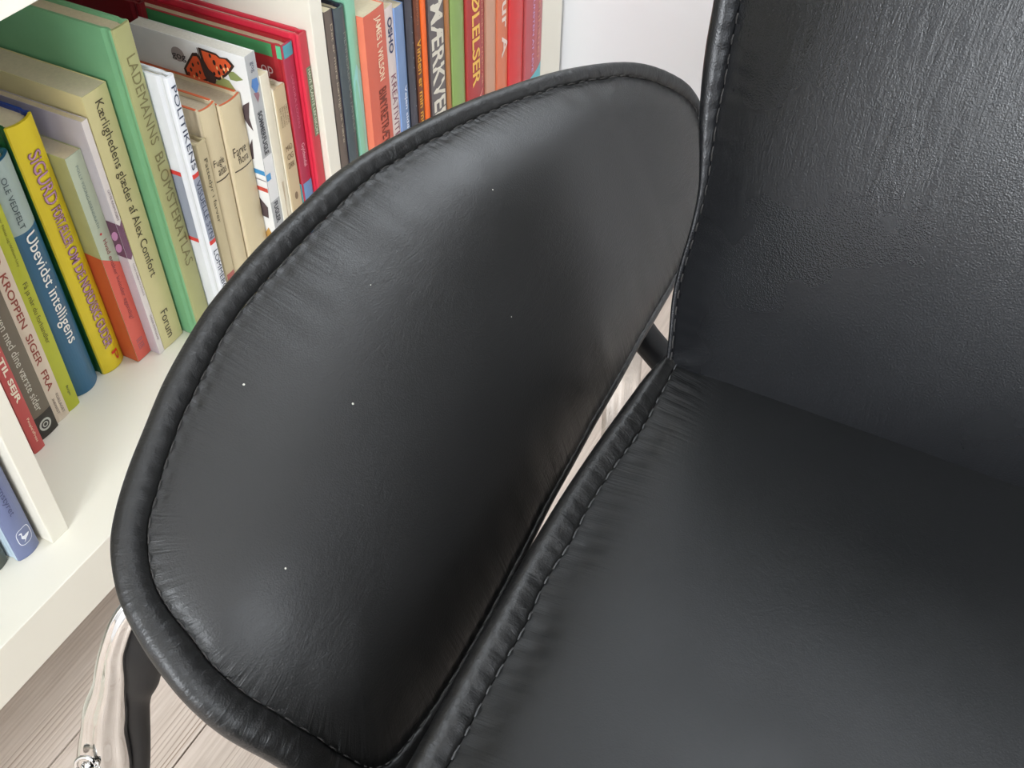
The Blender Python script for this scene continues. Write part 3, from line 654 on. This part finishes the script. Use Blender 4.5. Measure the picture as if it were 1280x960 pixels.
# armrest: base plane leaning down towards the seat, folded over its crest
FA = (V((-.1047, -.2532, .4928)), V((.9918, -.0864, .0939)), V((-.020, -.8318, -.5548)), V((-.126, -.5484, .8267)))
def rb(a): return float(np.interp(a, [-.05, .05, .35], [.085, .065, .02]))
def gA(a, b):
    t = (b - rb(a)) / .016
    return -.55 * .016 * (math.log1p(math.exp(t)) if t < 30 else t)
armc = [(-.0231, .1426, .018), (-.0288, .1158, .018), (-.0345, .0922, .0185), (-.0355, .0732, .018), (-.0333, .0563, .0165), (-.0294, .0410, .015), (-.0237, .0268, .0145), (-.0162, .0155, .0145), (-.0076, .0065, .014), (.0036, -.0009, .0135), (.0171, -.0079, .013), (.0318, -.0142, .0125), (.0524, -.0227, .0125), (.0718, -.0287, .0125), (.0909, -.0334, .0125), (.1105, -.0362, .0125), (.1347, -.0385, .0125), (.1641, -.0393, .0125), (.1885, -.0396, .0120), (.2214, -.0350, .0115), (.2651, -.0253, .0105), (.3096, -.0115, .0095), (.3446, .0013, .009), (.3799, .0177, .0085), (.4035, .0317, .009), (.4229, .0480, .009), (.4360, .0633, .008), (.4400, .0800, .007), (.432, .1001, .006), (.412, .1215, .005), (.3830, .1340, .004), (.3581, .1408, .004), (.3190, .1445, .004), (.2920, .1464, .004), (.2615, .1496, .004), (.2278, .1523, .004), (.1952, .1557, .004), (.1696, .1582, .004), (.1438, .1620, .004), (.1048, .1677, .0045), (.0742, .1711, .005), (.0424, .1735, .006), (.0164, .1749, .010), (-.0010, .1735, .014), (-.0148, .1640, .017)]
for mir in (False, True):
    cushion(chair, FA, armc, gA, .0135, 3.0, ((.05, .075), (.33, .058)), .026, L_arm, L_rim, ('armrest_pad', 'piping'), mirror=mir, wrinkle=.0006)

# seat cushion
FS = (V((0, 0, .42)), V((1, 0, 0)), V((0, 1, 0)), V((0, 0, 1)))
le = [(.186, -.440), (.178, -.412), (.160, -.3945), (.140, -.3885), (.110, -.3860), (.0600, -.3835), (.0176, -.3830), (-.045, -.3845), (-.111, -.3875), (-.180, -.3895), (-.260, -.394), (-.320, -.402), (-.362, -.425), (-.382, -.47), (-.392, -.56)]
W_S = .0150
sw = lambda a: W_S if a < .12 else (.012 if a < .15 else .005)
seatc = [(a, b, sw(a)) for a, b in le] + [(-.394, CY, W_S)] + [(a, 2 * CY - b, sw(a)) for a, b in le[::-1]] + [(.188, -.80, .005), (.188, CY, .005), (.188, -.48, .005)]
seatc = seatc[::-1]
cushion(chair, FS, seatc, lambda a, b: 0.0, .016, 3.6, ((-.25, CY), (.05, CY)), .085, L_seat, L_rim, ('seat_cushion', 'piping'), n=900, rimk=.5, pitch=.0100, pucker=.0010, tm=threadg, Hf=lambda a, b: .004 + .013 * max(0, 1 - abs((a + .11) / .285) ** 3) * max(0, 1 - abs((b - CY) / .24) ** 3))
box('seat_shell', (V((-.33, -.865, .285)) - CO)[:], (V((.15, -.415, .345)) - CO)[:], mat('black_plastic', (24, 24, 25), .5), chair, .02)

# back cushion
kz = .33; ln = math.hypot(1, kz)
FB = (V((.150, CY, .42)), V((kz / ln, 0, 1 / ln)), V((0, 1, 0)), V((-1 / ln, 0, kz / ln)))
def zb(z): return (z - .42) * ln
el = [(-.400, .372, .003), (-.3935, .416, .003), (-.391, .434, .003), (-.3875, .456, .003), (-.3872, .475, .003), (-.388, .492, .003), (-.3872, .511, .0035), (-.3840, .526, .006), (-.3800, .540, .0085), (-.3768, .554, .0105), (-.3735, .576, .0125), (-.372, .597, .013), (-.370, .615, .013), (-.366, .66, .013), (-.362, .72, .013), (-.362, .79, .013), (-.370, .85, .013), (-.392, .905, .013), (-.43, .945, .013), (-.50, .968, .013), (-.58, .975, .013)]
backc = [(zb(z), y_ - CY, w_) for y_, z, w_ in el] + [(zb(.977), 0, .013)] + [(zb(z), CY - y_, w_) for y_, z, w_ in el[::-1]] + [(zb(.355), -.16, .004), (zb(.35), 0, .004), (zb(.355), .16, .004)]
backc = backc[::-1]
def gB(a, b): return 0.0
cushion(chair, FB, backc, gB, .020, 3.0, ((.07, 0), (.44, 0)), .075, L_back, L_back, ('back_cushion', 'piping'), n=900, rimk=.55, pitch=.0095, pucker=.0004, Hf=lambda a, b: .003 + .034 * max(0, 1 - abs((a - .27) / .285) ** 3.2) * max(0, 1 - abs(b / .275) ** 2.6))

# chrome legs
chrome = bpy.data.materials.new('chrome'); chrome.use_nodes = True; b_ = chrome.node_tree.nodes['Principled BSDF']
b_.inputs['Base Color'].default_value = (.60, .59, .575, 1); b_.inputs['Metallic'].default_value = 1; b_.inputs['Roughness'].default_value = .05
blackm = mat('black_bracket', (14, 14, 15), .5, noise=0, spec=.25)
def mirp(pts, m): return [((V((p[0], 2 * CY - p[1], p[2])) if m else V(p)) - CO) for p in pts]
for m_ in (False, True):
    f_ax = (.46, .89 if m_ else -.89, 0)
    front = [(-.085, -.272, .447), (-.112, -.2560, .440), (-.1240, -.2473, .418), (-.1300, -.2419, .3920), (-.1370, -.2345, .3608), (-.1455, -.2288, .3210), (-.158, -.217, .26), (-.172, -.205, .18), (-.182, -.195, .09), (-.186, -.192, .006)]
    tube('front_leg', mirp(front, m_), [(.005, .003), (.005, .003), (.0055, .004), (.0075, .006), (.0105, .008), (.0135, .010), (.0145, .011), (.0145, .011), (.0145, .011), (.015, .011)], chrome, chair, f_ax, 60, flute=.22)
    brk = [(-.070, -.285, .440), (-.105, -.2640, .432), (-.1160, -.2570, .412), (-.1215, -.2518, .3900), (-.1254, -.2452, .3662), (-.1362, -.2419, .3164), (-.150, -.228, .255), (-.163, -.214, .18)]
    tube('leg_bracket', mirp(brk, m_), [(.012, .006), (.010, .006), (.0105, .006), (.0080, .006), (.0060, .005), (.0045, .004), (.004, .004), (.003, .003)], blackm, chair, f_ax, 16)
    rear = [(.235, -.322, .425), (.2450, -.3330, .392), (.2440, -.3367, .3550), (.2405, -.3385, .3138), (.2320, -.3446, .2600), (.240, -.345, .17), (.255, -.34, .08), (.265, -.335, .006)]
    tube('rear_leg', mirp(rear, m_), [(.013, .007)] * 8, chrome, chair, f_ax, 60, flute=.22)
    rail = [(-.095, -.290, .436), (-.03, -.310, .420), (.08, -.318, .412), (.18, -.322, .414), (.262, -.328, .420)]
    tube('support_rail', mirp(rail, m_), [(.012, .005)] * 5, blackm, chair, (0, 1, 0), 14)
    # cross bars carrying the seat
for x in (-.10, .225):
    tube('cross_bar', [V((x, -.322, .400 if x < 0 else .404)) - CO, V((x, -.40, .330)) - CO, V((x, -.60, .300)) - CO, V((x, -.68, .300)) - CO, V((x, -.88, .330)) - CO, V((x, 2 * CY + .322, .400 if x < 0 else .404)) - CO], [(.012, .008)] * 6, blackm, chair, (1, 0, 0), 14)
# bolt with washer ring on the front legs
bm = bmesh.new(); bmesh.ops.create_uvsphere(bm, u_segments=20, v_segments=10, radius=.0030)
for v in bm.verts: v.co.z *= .6
nR, nr_ = 28, 10
for i in range(nR):
    for k in range(nr_):
        a = 2 * math.pi * i / nR; c = 2 * math.pi * k / nr_
        bm.verts.new(((.0055 + .0011 * math.cos(c)) * math.cos(a), (.0055 + .0011 * math.cos(c)) * math.sin(a), .0011 * math.sin(c)))
bm.verts.ensure_lookup_table(); b0 = len(bm.verts) - nR * nr_
for i in range(nR):
    for k in range(nr_):
        bm.faces.new([bm.verts[b0 + j] for j in (i * nr_ + k, i * nr_ + (k + 1) % nr_, ((i + 1) % nR) * nr_ + (k + 1) % nr_, ((i + 1) % nR) * nr_ + k)])
me = bpy.data.meshes.new('bolt'); bm.to_mesh(me); bm.free(); me.materials.append(chrome); me.polygons.foreach_set('use_smooth', [True] * len(me.polygons))
for sgn in (1, -1):
    bo = bpy.data.objects.new('bolt', me); COL.objects.link(bo); bo.parent = chair
    p = V((-.1535, -.2320 if sgn > 0 else 2 * CY + .2320, .341)); bo.location = p - CO
    bo.rotation_euler = V((-.85, -.30 * sgn, .4)).to_track_quat('Z', 'Y').to_euler()

# lint flecks and a scuff on the leather of the near armrest
from mathutils.bvhtree import BVHTree
pad0 = bpy.data.objects['armrest_pad']
bv = BVHTree.FromPolygons([v.co + CO for v in pad0.data.vertices], [tuple(p.vertices) for p in pad0.data.polygons])
lint = mat('lint', (190, 186, 175), .9, noise=0)
def on_pad(a, b):
    p = FA[0] + FA[1] * a + FA[2] * b + FA[3] * .08
    h = bv.ray_cast(p, -FA[3]); return h[0], h[1]
LINT = [(.0737, .0013, .0006), (.0995, .0405, .0006), (.0263, .0653, .0005), (.24, .02, .0004), (.20, .07, .0004), (.15, .01, .0003)]
for a, b, rad in LINT:
    p, nn = on_pad(a, b)
    bm = bmesh.new(); bmesh.ops.create_icosphere(bm, subdivisions=1, radius=rad)
    for v in bm.verts: v.co.z *= .4
    me = bpy.data.meshes.new('lint_fleck'); bm.to_mesh(me); bm.free(); me.materials.append(lint)
    o = bpy.data.objects.new('lint_fleck', me); COL.objects.link(o); o.parent = pad0; o.location = p - CO; o.rotation_euler = nn.to_track_quat('Z', 'Y').to_euler()
